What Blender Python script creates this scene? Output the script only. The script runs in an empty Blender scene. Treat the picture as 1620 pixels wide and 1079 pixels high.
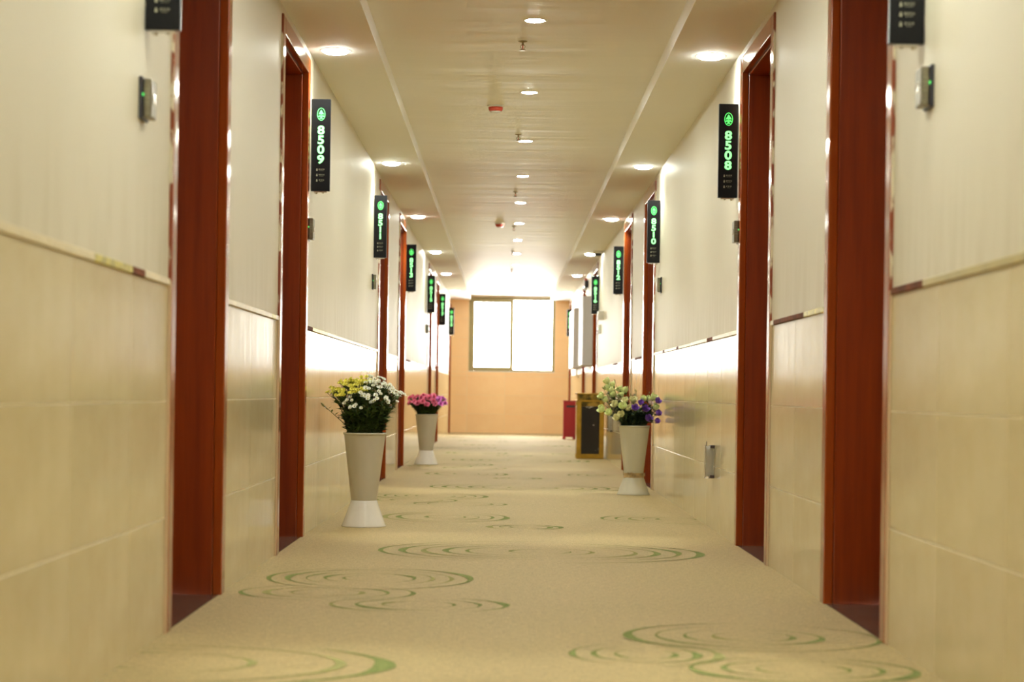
import bpy, bmesh, math, random
from mathutils import Vector, Matrix
R = math.radians
rnd = random.Random(7)
SC = bpy.context.scene
COL = SC.collection

# ------------------------------------------------------------------ camera
cam = bpy.data.cameras.new('camera'); co = bpy.data.objects.new('camera', cam); COL.objects.link(co)
cam.sensor_width = 36.0; cam.lens = 66.0
cam.shift_x = 0.00617; cam.shift_y = 0.0509
CH = 0.633
co.matrix_world = Matrix.Translation((0, 0, CH)) @ Matrix.Rotation(R(90), 4, 'X') @ Matrix.Rotation(R(0.8), 4, 'Z')
cam.clip_start = 0.05; cam.clip_end = 200
cam.dof.use_dof = True; cam.dof.focus_distance = 9.2; cam.dof.aperture_fstop = 4.0
SC.camera = co

# ------------------------------------------------------------------ world, exposure
wd = bpy.data.worlds.new('daylight'); SC.world = wd; wd.use_nodes = True
bg = wd.node_tree.nodes['Background']
bg.inputs[0].default_value = (1.0, 0.97, 0.90, 1); bg.inputs[1].default_value = 36.0
SC.view_settings.view_transform = 'Standard'; SC.view_settings.look = 'None'
SC.view_settings.gamma = 1.0; SC.view_settings.use_curve_mapping = False
SC.view_settings.exposure = 0.0
CENTRE_LAMP = 820.0      # radiance of the centre lamp lenses
SIDE_DOME = 75.0         # radiance of the soffit lamp lenses
SIDE_SPOT = 70.0         # watts of each soffit lamp's beam
LAMP_COL = (0.965, 1.0, 0.89)
try:
    SC.cycles.use_denoising = True
    SC.cycles.max_bounces = 10; SC.cycles.diffuse_bounces = 6; SC.cycles.glossy_bounces = 4
    SC.cycles.transparent_max_bounces = 8
    SC.cycles.sample_clamp_indirect = 6.0
    SC.cycles.caustics_reflective = False; SC.cycles.caustics_refractive = False
except Exception:
    pass
pl = bpy.data.lights.new('window_daylight', 'AREA'); pl.shape = 'RECTANGLE'; pl.size = 1.40; pl.size_y = 1.20
plo = bpy.data.objects.new('window_daylight', pl); COL.objects.link(plo)
plo.location = (0.086, 29.99, 1.555); plo.rotation_euler = (R(-90), 0, 0)
pl.cycles.is_portal = True

# ------------------------------------------------------------------ materials
def nt(name):
    m = bpy.data.materials.new(name); m.use_nodes = True
    t = m.node_tree; b = t.nodes['Principled BSDF']
    return m, t, b
def N(t, kind, **kw):
    n = t.nodes.new(kind)
    for k, v in kw.items():
        if k in n.inputs: n.inputs[k].default_value = v
        else: setattr(n, k, v)
    return n
def mapped(t, scale):
    tc = t.nodes.new('ShaderNodeTexCoord'); mp = t.nodes.new('ShaderNodeMapping')
    mp.inputs['Scale'].default_value = scale
    t.links.new(tc.outputs['Object'], mp.inputs['Vector']); return mp
def noise(t, scale, detail=3, stretch=(1, 1, 1), rough=0.5):
    mp = mapped(t, stretch); n = N(t, 'ShaderNodeTexNoise', Scale=scale, Detail=detail, Roughness=rough)
    t.links.new(mp.outputs[0], n.inputs['Vector']); return n
def ramp(t, src, p0, c0, p1, c1):
    r = t.nodes.new('ShaderNodeValToRGB'); e = r.color_ramp.elements
    e[0].position = p0; e[0].color = (*c0, 1); e[1].position = p1; e[1].color = (*c1, 1)
    t.links.new(src, r.inputs[0]); return r
def bump(t, b, src, strength, dist=0.01):
    n = N(t, 'ShaderNodeBump', Strength=strength, Distance=dist)
    t.links.new(src, n.inputs['Height']); t.links.new(n.outputs[0], b.inputs['Normal'])
def simple(name, col, rough=0.5, metal=0.0, var=0.0, vscale=8, stretch=(1, 1, 1), bmp=0.0, coat=0.0, spec=0.5):
    m, t, b = nt(name)
    b.inputs['Roughness'].default_value = rough; b.inputs['Metallic'].default_value = metal
    b.inputs['Specular IOR Level'].default_value = spec
    if coat: b.inputs['Coat Weight'].default_value = coat; b.inputs['Coat Roughness'].default_value = 0.12
    n = noise(t, vscale, 4, stretch)
    r = ramp(t, n.outputs[0], 0.3, tuple(c * (1 - var) for c in col), 0.7, tuple(min(1, c * (1 + var)) for c in col))
    t.links.new(r.outputs[0], b.inputs['Base Color'])
    if bmp: bump(t, b, n.outputs[0], bmp)
    return m
def emit(name, col, s):
    m, t, b = nt(name)
    b.inputs['Base Color'].default_value = (*col, 1)
    b.inputs['Emission Color'].default_value = (*col, 1); b.inputs['Emission Strength'].default_value = s
    return m

M = {}
M['plaster'] = simple('cream_plaster', (0.80, 0.745, 0.60), 0.75, var=0.03, vscale=3, stretch=(1, 2.5, 0.35), bmp=0.05)
# stained foot of the plaster, where damp and glue have marked it
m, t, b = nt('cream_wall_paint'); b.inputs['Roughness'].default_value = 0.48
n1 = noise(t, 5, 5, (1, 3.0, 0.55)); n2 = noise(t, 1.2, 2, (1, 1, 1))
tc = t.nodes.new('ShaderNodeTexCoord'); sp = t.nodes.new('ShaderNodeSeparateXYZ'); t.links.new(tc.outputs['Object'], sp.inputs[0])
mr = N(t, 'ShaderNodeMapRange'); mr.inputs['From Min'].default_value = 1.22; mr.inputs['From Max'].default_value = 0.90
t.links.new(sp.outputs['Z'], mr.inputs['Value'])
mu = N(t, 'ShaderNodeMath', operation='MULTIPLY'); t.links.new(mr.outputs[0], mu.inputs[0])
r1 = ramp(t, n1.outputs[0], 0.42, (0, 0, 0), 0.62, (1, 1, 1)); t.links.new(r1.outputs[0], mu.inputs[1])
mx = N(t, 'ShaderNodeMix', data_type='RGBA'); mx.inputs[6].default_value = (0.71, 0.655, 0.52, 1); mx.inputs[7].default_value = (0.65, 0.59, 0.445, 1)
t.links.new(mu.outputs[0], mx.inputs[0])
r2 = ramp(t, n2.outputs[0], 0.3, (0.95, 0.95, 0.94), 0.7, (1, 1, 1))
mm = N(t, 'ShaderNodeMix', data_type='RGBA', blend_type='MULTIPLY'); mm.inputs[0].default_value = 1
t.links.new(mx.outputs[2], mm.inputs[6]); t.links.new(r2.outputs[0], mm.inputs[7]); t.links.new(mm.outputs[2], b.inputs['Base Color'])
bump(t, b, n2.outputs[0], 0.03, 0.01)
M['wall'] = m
M['grout'] = simple('pale_grout', (0.80, 0.74, 0.57), 0.85, var=0.06, vscale=30)

def tile_mat(name, ca, cb, rough=0.13):
    m, t, b = nt(name); b.inputs['Roughness'].default_value = rough; b.inputs['Specular IOR Level'].default_value = 0.6
    n = noise(t, 3.0, 6, (1, 1, 1.6), 0.6)
    oi = t.nodes.new('ShaderNodeObjectInfo')
    r = ramp(t, n.outputs[0], 0.33, ca, 0.68, cb)
    hs = N(t, 'ShaderNodeHueSaturation'); mr = N(t, 'ShaderNodeMapRange')
    mr.inputs['To Min'].default_value = 0.975; mr.inputs['To Max'].default_value = 1.02
    t.links.new(oi.outputs['Random'], mr.inputs['Value']); t.links.new(mr.outputs[0], hs.inputs['Value'])
    t.links.new(r.outputs[0], hs.inputs['Color']); t.links.new(hs.outputs[0], b.inputs['Base Color'])
    w = noise(t, 9.0, 2, (1, 1.3, 0.5)); bump(t, b, w.outputs[0], 0.05, 0.01)
    return m
M['tile'] = tile_mat('beige_marble_tile', (0.62, 0.52, 0.305), (0.69, 0.60, 0.39))
M['end_tile'] = tile_mat('honey_tile', (0.90, 0.63, 0.33), (0.93, 0.69, 0.39), 0.3)
M['ceiling'] = simple('ceiling_paint', (0.95, 0.945, 0.93), 0.7, var=0.01, vscale=2)
# centre of the ceiling: satin paint with brushed ripples across the corridor
m, t, b = nt('rippled_satin_ceiling'); b.inputs['Roughness'].default_value = 0.5
n = noise(t, 1.0, 3, (0.8, 3.0, 1)); n3 = noise(t, 1.0, 2, (0.7, 5.0, 1))
ad = N(t, 'ShaderNodeMath', operation='ADD'); t.links.new(n.outputs[0], ad.inputs[0]); t.links.new(n3.outputs[0], ad.inputs[1])
r = ramp(t, n.outputs[0], 0.3, (0.92, 0.91, 0.88), 0.7, (0.96, 0.95, 0.92)); t.links.new(r.outputs[0], b.inputs['Base Color'])
bump(t, b, ad.outputs[0], 0.18, 0.03)
M['ceiling_satin'] = m
# carpet
m, t, b = nt('woven_tan_carpet'); b.inputs['Roughness'].default_value = 0.72; b.inputs['Specular IOR Level'].default_value = 0.35
n = noise(t, 160, 3, (1, 0.7, 1)); n2 = noise(t, 2.2, 3); n3 = noise(t, 45, 2, (1, 1, 1))
r = ramp(t, n.outputs[0], 0.3, (0.30, 0.215, 0.085), 0.7, (0.64, 0.485, 0.225))
r2 = ramp(t, n2.outputs[0], 0.3, (0.92, 0.94, 0.88), 0.7, (1, 1, 1))
r3 = ramp(t, n3.outputs[0], 0.35, (0.76, 0.75, 0.71), 0.65, (1, 1, 1))
a1 = N(t, 'ShaderNodeMix', data_type='RGBA', blend_type='MULTIPLY'); a1.inputs[0].default_value = 1
a2 = N(t, 'ShaderNodeMix', data_type='RGBA', blend_type='MULTIPLY'); a2.inputs[0].default_value = 1
t.links.new(r.outputs[0], a1.inputs[6]); t.links.new(r2.outputs[0], a1.inputs[7])
t.links.new(a1.outputs[2], a2.inputs[6]); t.links.new(r3.outputs[0], a2.inputs[7]); t.links.new(a2.outputs[2], b.inputs['Base Color'])
bump(t, b, n.outputs[0], 0.6, 0.004)
b.inputs['Sheen Weight'].default_value = 0.35; b.inputs['Sheen Roughness'].default_value = 0.4; b.inputs['Sheen Tint'].default_value = (1, 0.95, 0.82, 1)
M['carpet'] = m
m, t, b = nt('green_carpet_pile'); b.inputs['Roughness'].default_value = 0.95; b.inputs['Specular IOR Level'].default_value = 0.1
n = noise(t, 150, 3)
r = ramp(t, n.outputs[0], 0.35, (0.10, 0.15, 0.04), 0.66, (0.32, 0.33, 0.12)); t.links.new(r.outputs[0], b.inputs['Base Color'])
M['green_pile'] = m
m, t, b = nt('faded_green_carpet_pile'); b.inputs['Roughness'].default_value = 0.95; b.inputs['Specular IOR Level'].default_value = 0.1
n = noise(t, 150, 3)
r = ramp(t, n.outputs[0], 0.35, (0.20, 0.22, 0.07), 0.66, (0.42, 0.38, 0.17)); t.links.new(r.outputs[0], b.inputs['Base Color'])
M['faded_pile'] = m
# wood
def wood(name, ca, cb, rough):
    m, t, b = nt(name); b.inputs['Roughness'].default_value = rough
    b.inputs['Coat Weight'].default_value = 0.4; b.inputs['Coat Roughness'].default_value = 0.12
    n = noise(t, 6, 5, (6, 6, 0.35), 0.6)
    r = ramp(t, n.outputs[0], 0.3, ca, 0.7, cb); t.links.new(r.outputs[0], b.inputs['Base Color']); return m
M['wood'] = wood('red_mahogany_veneer', (0.19, 0.024, 0.001), (0.28, 0.043, 0.002), 0.35)
M['casing'] = wood('lacquered_mahogany_casing', (0.27, 0.05, 0.008), (0.36, 0.075, 0.013), 0.14)
# casing outer edge, smeared with plaster
m, t, b = nt('plaster_smeared_casing_edge'); b.inputs['Roughness'].default_value = 0.5
n = noise(t, 14, 4, (1, 1, 0.5))
r = ramp(t, n.outputs[0], 0.49, (0.26, 0.055, 0.02), 0.54, (0.75, 0.68, 0.52)); tc = t.nodes.new('ShaderNodeTexCoord'); sp = t.nodes.new('ShaderNodeSeparateXYZ'); t.links.new(tc.outputs['Object'], sp.inputs[0])
lt = N(t, 'ShaderNodeMath', operation='LESS_THAN'); lt.inputs[1].default_value = 0.91; t.links.new(sp.outputs['Z'], lt.inputs[0])
mx = N(t, 'ShaderNodeMix', data_type='RGBA'); mx.inputs[7].default_value = (0.66, 0.50, 0.33, 1)
t.links.new(lt.outputs[0], mx.inputs[0]); t.links.new(r.outputs[0], mx.inputs[6]); t.links.new(mx.outputs[2], b.inputs['Base Color'])
M['smear'] = m
M['threshold'] = simple('dark_marble_threshold', (0.10, 0.062, 0.045), 0.2, var=0.5, vscale=7, stretch=(1, 3, 1))
M['chrome'] = simple('chrome', (0.80, 0.78, 0.74), 0.18, 1.0)
M['steel'] = simple('brushed_steel', (0.27, 0.25, 0.19), 0.32, 1.0, var=0.1, vscale=40, stretch=(1, 1, 6))
M['black_glass'] = simple('black_sign_glass', (0.010, 0.010, 0.011), 0.25, spec=0.12)
M['black_case'] = simple('black_sign_case', (0.02, 0.02, 0.022), 0.35)
M['dark_plastic'] = simple('dark_plastic', (0.035, 0.033, 0.045), 0.35)
M['led'] = emit('green_led_lettering', (0.12, 1.0, 0.20), 1.0)
M['led_core'] = emit('green_led_numbers', (0.30, 1.0, 0.36), 1.15)
M['print'] = simple('pale_print', (0.30, 0.285, 0.20), 0.6)
M['white_plastic'] = simple('white_plastic', (0.80, 0.78, 0.74), 0.4)
M['lamp_centre'] = emit('centre_lamp_lens', LAMP_COL, CENTRE_LAMP)
M['lamp_side'] = emit('side_lamp_lens', LAMP_COL, SIDE_DOME)
M['red_plastic'] = simple('red_detector_plastic', (0.62, 0.08, 0.05), 0.4)
M['brass'] = simple('dull_brass', (0.35, 0.28, 0.15), 0.35, 1.0)
M['cabinet'] = simple('grey_cabinet_enamel', (0.60, 0.58, 0.58), 0.45, var=0.02)
M['aluminium'] = simple('bronze_aluminium', (0.36, 0.31, 0.15), 0.4, 0.3)
M['gold'] = simple('antique_gold_trim', (0.46, 0.27, 0.025), 0.35, 0.4, var=0.25, vscale=10)
M['maroon'] = simple('maroon_enamel', (0.36, 0.012, 0.025), 0.35)
m, t, b = nt('black_veined_marble'); b.inputs['Roughness'].default_value = 0.12
n = noise(t, 3.0, 5, (1, 1, 2.2), 0.65)
r = t.nodes.new('ShaderNodeValToRGB'); e = r.color_ramp.elements
e[0].position = 0.565; e[0].color = (0.018, 0.018, 0.02, 1); e[1].position = 0.60; e[1].color = (0.018, 0.018, 0.02, 1)
x = e.new(0.582); x.color = (0.6, 0.57, 0.5, 1)
t.links.new(n.outputs[0], r.inputs[0]); t.links.new(r.outputs[0], b.inputs['Base Color'])
M['marble_black'] = m
m, t, b = nt('gold_marbled_band'); b.inputs['Roughness'].default_value = 0.2; b.inputs['Metallic'].default_value = 0.4
n = noise(t, 16, 4)
r = ramp(t, n.outputs[0], 0.4, (0.07, 0.05, 0.005), 0.6, (0.50, 0.32, 0.06)); t.links.new(r.outputs[0], b.inputs['Base Color'])
M['gold_band'] = m
M['vase_cup'] = simple('grey_bucket_plastic', (0.56, 0.53, 0.44), 0.42, var=0.03)
M['vase_cup_pale'] = simple('pale_grey_bucket_plastic', (0.60, 0.59, 0.51), 0.42, var=0.03)
M['vase_foot'] = simple('milky_white_foot_plastic', (0.74, 0.71, 0.66), 0.22, var=0.04, vscale=12)
M['vase_foot_dull'] = simple('dull_white_foot_plastic', (0.60, 0.58, 0.49), 0.4, var=0.03)
M['tape'] = simple('brown_packing_tape', (0.42, 0.30, 0.15), 0.3, var=0.6, vscale=22, bmp=0.5)
m, t, b = nt('clear_acrylic'); b.inputs['Roughness'].default_value = 0.05
mixs = t.nodes.new('ShaderNodeMixShader'); tr = t.nodes.new('ShaderNodeBsdfTransparent'); fr = N(t, 'ShaderNodeFresnel', IOR=1.45)
gl = N(t, 'ShaderNodeBsdfGlossy', Roughness=0.04); out = t.nodes['Material Output']
t.nodes.remove(b)
t.links.new(fr.outputs[0], mixs.inputs[0]); t.links.new(tr.outputs[0], mixs.inputs[1]); t.links.new(gl.outputs[0], mixs.inputs[2]); t.links.new(mixs.outputs[0], out.inputs[0])
M['clear'] = m
def soft(name, col, sub=0.0, rough=0.6, var=0.15, vs=60):
    m = simple(name, col, rough, var=var, vscale=vs); b = m.node_tree.nodes['Principled BSDF']
    return m
M['leaf'] = soft('dark_green_leaf', (0.055, 0.105, 0.018), var=0.5, vs=25)
M['leaf_mid'] = soft('mid_green_leaf', (0.09, 0.15, 0.03), var=0.4, vs=25)
M['leaf_deep'] = soft('deep_bluish_green_leaf', (0.03, 0.06, 0.03), var=0.4, vs=25)
M['stem'] = soft('green_stem', (0.08, 0.10, 0.03))
M['white_petal'] = soft('white_petal', (0.92, 0.93, 0.86), var=0.03)
M['yellow_petal'] = soft('yellow_petal', (0.85, 0.80, 0.14), var=0.1)
M['daisy_eye'] = soft('yellow_green_flower_eye', (0.45, 0.45, 0.08))
M['pink_petal'] = soft('pink_petal', (0.90, 0.25, 0.42), var=0.15)
M['magenta_petal'] = soft('magenta_petal', (0.82, 0.28, 0.74), var=0.12)
M['greenwhite_petal'] = soft('greenish_white_petal', (0.80, 0.86, 0.48), var=0.08)
M['cream_petal'] = soft('cream_petal', (0.80, 0.78, 0.50), var=0.08)
M['purple_petal'] = soft('violet_petal', (0.27, 0.13, 0.58), var=0.55)
M['blush_petal'] = soft('blush_edged_petal', (0.78, 0.66, 0.62), var=0.1)
M['bud'] = soft('brownish_green_bud', (0.20, 0.21, 0.07))

# ------------------------------------------------------------------ helpers
def tagp(o, label=None, cat=None, group=None, kind=None):
    if label: o['label'] = label
    if cat: o['category'] = cat
    if group: o['group'] = group
    if kind: o['kind'] = kind
    return o
def empty(name, loc=(0, 0, 0), rz=0):
    o = bpy.data.objects.new(name, None); COL.objects.link(o); o.location = loc; o.rotation_euler = (0, 0, rz)
    o.empty_display_size = 0.05
    return o
def link(name, me, parent=None, loc=None, rot=None):
    o = bpy.data.objects.new(name, me); COL.objects.link(o)
    if parent is not None: o.parent = parent
    if loc is not None: o.location = loc
    if rot is not None: o.rotation_euler = rot
    return o
def mesh(name, bm, mats, smooth=False):
    bmesh.ops.recalc_face_normals(bm, faces=bm.faces)
    me = bpy.data.meshes.new(name); bm.to_mesh(me); bm.free()
    for x in (mats if isinstance(mats, (list, tuple)) else [mats]): me.materials.append(x)
    if smooth:
        for p in me.polygons: p.use_smooth = True
    return me
def box(bm, x0, x1, y0, y1, z0, z1, bev=0.0, seg=2, mi=0):
    if x0 > x1: x0, x1 = x1, x0
    vs = [bm.verts.new((x, y, z)) for x in (x0, x1) for y in (y0, y1) for z in (z0, z1)]
    q = [(0, 1, 3, 2), (4, 6, 7, 5), (0, 4, 5, 1), (2, 3, 7, 6), (0, 2, 6, 4), (1, 5, 7, 3)]
    fs = [bm.faces.new([vs[i] for i in f]) for f in q]
    for f in fs: f.material_index = mi
    if bev:
        es = list({e for f in fs for e in f.edges})
        r = bmesh.ops.bevel(bm, geom=es, offset=bev, segments=seg, affect='EDGES', profile=0.5)
        for f in r['faces']: f.material_index = mi
def lathe(bm, prof, n=40, c=(0, 0), cap0=True, cap1=True, mi=0):
    rings = []
    for (r, z) in prof:
        rings.append([bm.verts.new((c[0] + r * math.cos(2 * math.pi * i / n), c[1] + r * math.sin(2 * math.pi * i / n), z)) for i in range(n)])
    for a, b_ in zip(rings, rings[1:]):
        for i in range(n):
            f = bm.faces.new((a[i], a[(i + 1) % n], b_[(i + 1) % n], b_[i])); f.material_index = mi; f.smooth = True
    if cap0: bm.faces.new(rings[0]).material_index = mi
    if cap1: bm.faces.new(rings[-1]).material_index = mi
def tube(bm, pts, r, n=5, r1=None, mi=0):
    pts = [Vector(p) for p in pts]; rings = []
    for k, p in enumerate(pts):
        d = (pts[min(k + 1, len(pts) - 1)] - pts[max(k - 1, 0)]).normalized()
        u = d.cross(Vector((0.3, 1, 0.1))).normalized(); v = d.cross(u)
        rr = r if r1 is None else r + (r1 - r) * k / (len(pts) - 1)
        rings.append([bm.verts.new(p + (u * math.cos(2 * math.pi * i / n) + v * math.sin(2 * math.pi * i / n)) * rr) for i in range(n)])
    for a, b_ in zip(rings, rings[1:]):
        for i in range(n):
            f = bm.faces.new((a[i], a[(i + 1) % n], b_[(i + 1) % n], b_[i])); f.smooth = True; f.material_index = mi
    bm.faces.new(rings[0]); bm.faces.new(rings[-1])
def chamfer_slab(w, h, t, c=0.0003):
    """a tile: its face towards +X at x=0, thickness t behind it, spanning y 0..w, z 0..h"""
    bm = bmesh.new()
    A = [bm.verts.new(p) for p in ((-t, 0, 0), (-t, w, 0), (-t, w, h), (-t, 0, h))]
    B = [bm.verts.new(p) for p in ((-c, 0, 0), (-c, w, 0), (-c, w, h), (-c, 0, h))]
    D = [bm.verts.new(p) for p in ((0, c, c), (0, w - c, c), (0, w - c, h - c), (0, c, h - c))]
    for P, Q in ((A, B), (B, D)):
        for i in range(4): bm.faces.new((P[i], P[(i + 1) % 4], Q[(i + 1) % 4], Q[i]))
    bm.faces.new(D); bm.faces.new(A[::-1])
    return bm

XL, XR = 0.874, 0.99
RAIL = 0.90
SOF, CEI = 2.106, 2.178
SXL, SXR = 0.571, 0.688
YB, YE = -3.0, 29.7
DTOP = 2.07
LD = [4.84, 7.16, 12.70, 15.10, 20.85, 23.10, 28.45]
RD = [4.82, 7.01, 12.55, 14.85, 20.40, 23.30, 28.40]

# ------------------------------------------------------------------ structure: floor, ceiling
bm = bmesh.new(); box(bm, -XL - 0.0, XR + 0.0, YB, YE, -0.12, 0.0)
floor = tagp(link('floor', mesh('floor', bm, M['carpet'])), 'woven tan carpet with green ripple rings running down the corridor', kind='structure')
bm = bmesh.new(); box(bm, -SXL, SXR, YB, YE, CEI, CEI + 0.15)
ceiling = tagp(link('ceiling', mesh('ceiling', bm, M['ceiling_satin'])), 'slightly raised satin ceiling panel along the corridor', kind='structure')
for (a, b_) in ((-XL - 0.3, -SXL), (SXR, XR + 0.3)):
    bm = bmesh.new(); box(bm, a, b_, YB, YE, SOF, CEI + 0.15)
    link('soffit', mesh('soffit', bm, M['ceiling']), ceiling)

# ------------------------------------------------------------------ walls with tiles
tile_cache = {}
def tile_mesh(w, h, mat, key):
    k = (round(w, 3), round(h, 3), key)
    if k not in tile_cache:
        tile_cache[k] = mesh('tile', chamfer_slab(w, h, 0.009), mat)
    return tile_cache[k]
J = 0.003
def side_wall(name, side, X0, doors, starts, label):
    segs = []; y = YB
    for a in doors:
        segs.append((y, a)); y = a + 1.0
    segs.append((y, YE))
    bm = bmesh.new(); S = side
    for (a, b_) in segs:
        # plaster above the tiles stands level with the tile faces; the mortar bed lies behind the tiles
        ya = a - (0.03 if a > YB else 0); yb = b_ + (0.03 if b_ < YE else 0)
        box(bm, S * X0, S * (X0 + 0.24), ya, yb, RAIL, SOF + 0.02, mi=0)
        box(bm, S * (X0 + 0.0012), S * (X0 + 0.24), ya, yb, -0.12, RAIL, mi=1)
    for a in doors:
        box(bm, S * X0, S * (X0 + 0.24), a + 0.03, a + 0.97, DTOP - 0.03, SOF + 0.02, mi=0)
    wall = tagp(link(name, mesh(name, bm, [M['wall'], M['grout']])), label, kind='structure')
    rz = math.pi if S > 0 else 0.0
    for si, (a, b_) in enumerate(segs):
        if b_ - a < 0.05: continue
        joints = []; y = a + (starts if a <= YB else 0)
        if a <= YB:
            while y - 0.6 > a + 0.02: y -= 0.6
            if y > a + 0.02: joints.append(a)
        while y < b_ - 0.02:
            joints.append(y); y += 0.6
        if a <= YB and joints[0] != a: joints = [a] + joints
        joints.append(b_)
        for k in range(len(joints) - 1):
            y0, y1 = joints[k] + J / 2, joints[k + 1] - J / 2
            if y1 - y0 < 0.015: continue
            for r_ in range(3):
                h = 0.3 - J; w = y1 - y0
                me = tile_mesh(w, h, M['tile'], 'w')
                loc = (S * X0 + (0.0 if S < 0 else 0.0), y0 if S < 0 else y1, r_ * 0.3 + (J / 2 if r_ else 0.0))
                o = link('tile', me, wall, loc, (0, 0, rz))
    # trim pieces along the tile top
    r2 = random.Random(11 if S < 0 else 23)
    for si, (a, b_) in enumerate(segs):
        y = a + (0.005 if a > YB else 0)
        while y < b_ - 0.02:
            L = r2.choice((0.12, 0.25, 0.4, 0.7, 1.1)); L = min(L, b_ - 0.005 - y)
            mt = r2.choice(('rail_cream', 'rail_cream', 'rail_cream', 'rail_gold', 'rail_brown'))
            if b_ in (LD[0], RD[0]):      # the long nearest stretches as seen
                cut = {True: [(3.55, 'rail_cream'), (3.95, 'rail_cream'), (4.35, 'rail_gold'), (4.5, 'rail_brown'), (9, 'rail_cream')],
                       False: [(4.45, 'rail_olive'), (9, 'rail_brown')]}[S < 0]
                for yc, mt_ in cut:
                    if y < yc - 0.001:
                        mt = mt_; L = min(yc, b_ - 0.005) - y; break
            hgt = 0.018; bm = bmesh.new()
            box(bm, S * (X0 - 0.007), S * X0, y, y + L - 0.001, RAIL - 0.002, RAIL - 0.002 + hgt, 0.002, 1)
            link('rail_piece', mesh('rail_piece', bm, M[mt]), wall)
            y += L
    return wall
M['rail_cream'] = simple('cream_rail_strip', (0.72, 0.62, 0.40), 0.35, var=0.08, vscale=20)
M['rail_gold'] = simple('glossy_gold_rail_strip', (0.50, 0.42, 0.04), 0.35, 0.3, var=0.5, vscale=40)
M['rail_olive'] = simple('olive_rail_strip', (0.42, 0.34, 0.12), 0.35, var=0.15, vscale=9)
M['rail_brown'] = simple('brown_rail_strip', (0.16, 0.045, 0.015), 0.65, var=0.4, vscale=20, spec=0.15)
wall_left = side_wall('wall_left', -1, XL, LD, 0.19, 'left corridor wall, cream plaster over beige glossy tiles')
wall_right = side_wall('wall_right', 1, XR, RD, 0.10, 'right corridor wall, cream plaster over beige glossy tiles')

# end wall with the window opening
WX0, WX1, WZ0, WZ1 = -0.593, 0.765, 0.965, 2.15
bm = bmesh.new()
y0, y1 = YE + 0.0012, YE + 0.26
for (a, b_, c, d) in ((-XL - 0.3, WX0, -0.12, CEI + 0.15), (WX1, XR + 0.3, -0.12, CEI + 0.15), (WX0, WX1, -0.12, WZ0), (WX0, WX1, WZ1, CEI + 0.15)):
    box(bm, a, b_, y0, y1, c, d)
wall_end = tagp(link('wall_end', mesh('wall_end', bm, M['grout'])), 'honey tiled end wall below and beside the bright window', kind='structure')
xs = [-XL, -0.615, -0.015, 0.585, XR]
for r_ in range(8):
    z0 = r_ * 0.3; z1 = min(z0 + 0.3, CEI)
    for k in range(len(xs) - 1):
        ta, tb = xs[k], xs[k + 1]
        pieces = [(ta, tb, z0, z1)]
        if z1 > WZ0:                       # cut around the opening
            pieces = []
            if z0 < WZ0: pieces.append((ta, tb, z0, WZ0))
            zz = max(z0, WZ0)
            if ta < WX0: pieces.append((ta, min(tb, WX0), zz, z1))
            if tb > WX1: pieces.append((max(ta, WX1), tb, zz, z1))
        for (a, b_, c, d) in pieces:
            w, h = b_ - a - J, d - c - J
            if w < 0.012 or h < 0.012: continue
            me = tile_mesh(w, h, M['end_tile'], 'e')
            link('tile', me, wall_end, (a + J / 2, YE, c + J / 2), (0, 0, -math.pi / 2))
bm = bmesh.new(); box(bm, -XL - 0.3, XR + 0.3, YB - 0.2, YB, -0.12, CEI + 0.15)
tagp(link('wall_rear', mesh('wall_rear', bm, M['plaster'])), 'plain plaster wall closing the corridor behind', kind='structure')

# window
win = tagp(empty('window_1', (0, YE + 0.10, WZ0)), 'sliding window with bronze frame at the corridor end', kind='structure')
bm = bmesh.new(); H_ = WZ1 - WZ0; F = 0.022
for (a, b_, c, d) in ((WX0, WX0 + F, 0, H_), (WX1 - F, WX1, 0, H_), (WX0, WX1, 0, F), (WX0, WX1, H_ - F, H_)):
    box(bm, a, b_, -0.03, 0.05, c, d, 0.002, 1)
link('window_frame', mesh('window_frame', bm, M['aluminium']), win)
for (a, b_, yy, wdt) in ((WX0 + F, 0.110, -0.022, 0.060), (0.055, WX1 - F, 0.018, 0.02)):
    bm = bmesh.new()
    for (p, q, c, d) in ((a, a + wdt, F, H_ - F), (b_ - wdt, b_, F, H_ - F), (a + wdt, b_ - wdt, F, F + wdt), (a + wdt, b_ - wdt, H_ - F - wdt, H_ - F)):
        box(bm, p, q, yy, yy + 0.03, c, d, 0.002, 1)
    s = link('sash', mesh('sash', bm, M['aluminium']), win)
    bm = bmesh.new(); box(bm, a + wdt, b_ - wdt, yy + 0.012, yy + 0.017, F + wdt, H_ - F - wdt)
    link('pane', mesh('pane', bm, M['clear']), s)
bm = bmesh.new(); box(bm, WX0, WX1, -0.10, -0.03, 0, 0.012, 0.002, 1)
link('window_sill', mesh('window_sill', bm, M['white_plastic']), win)

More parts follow.
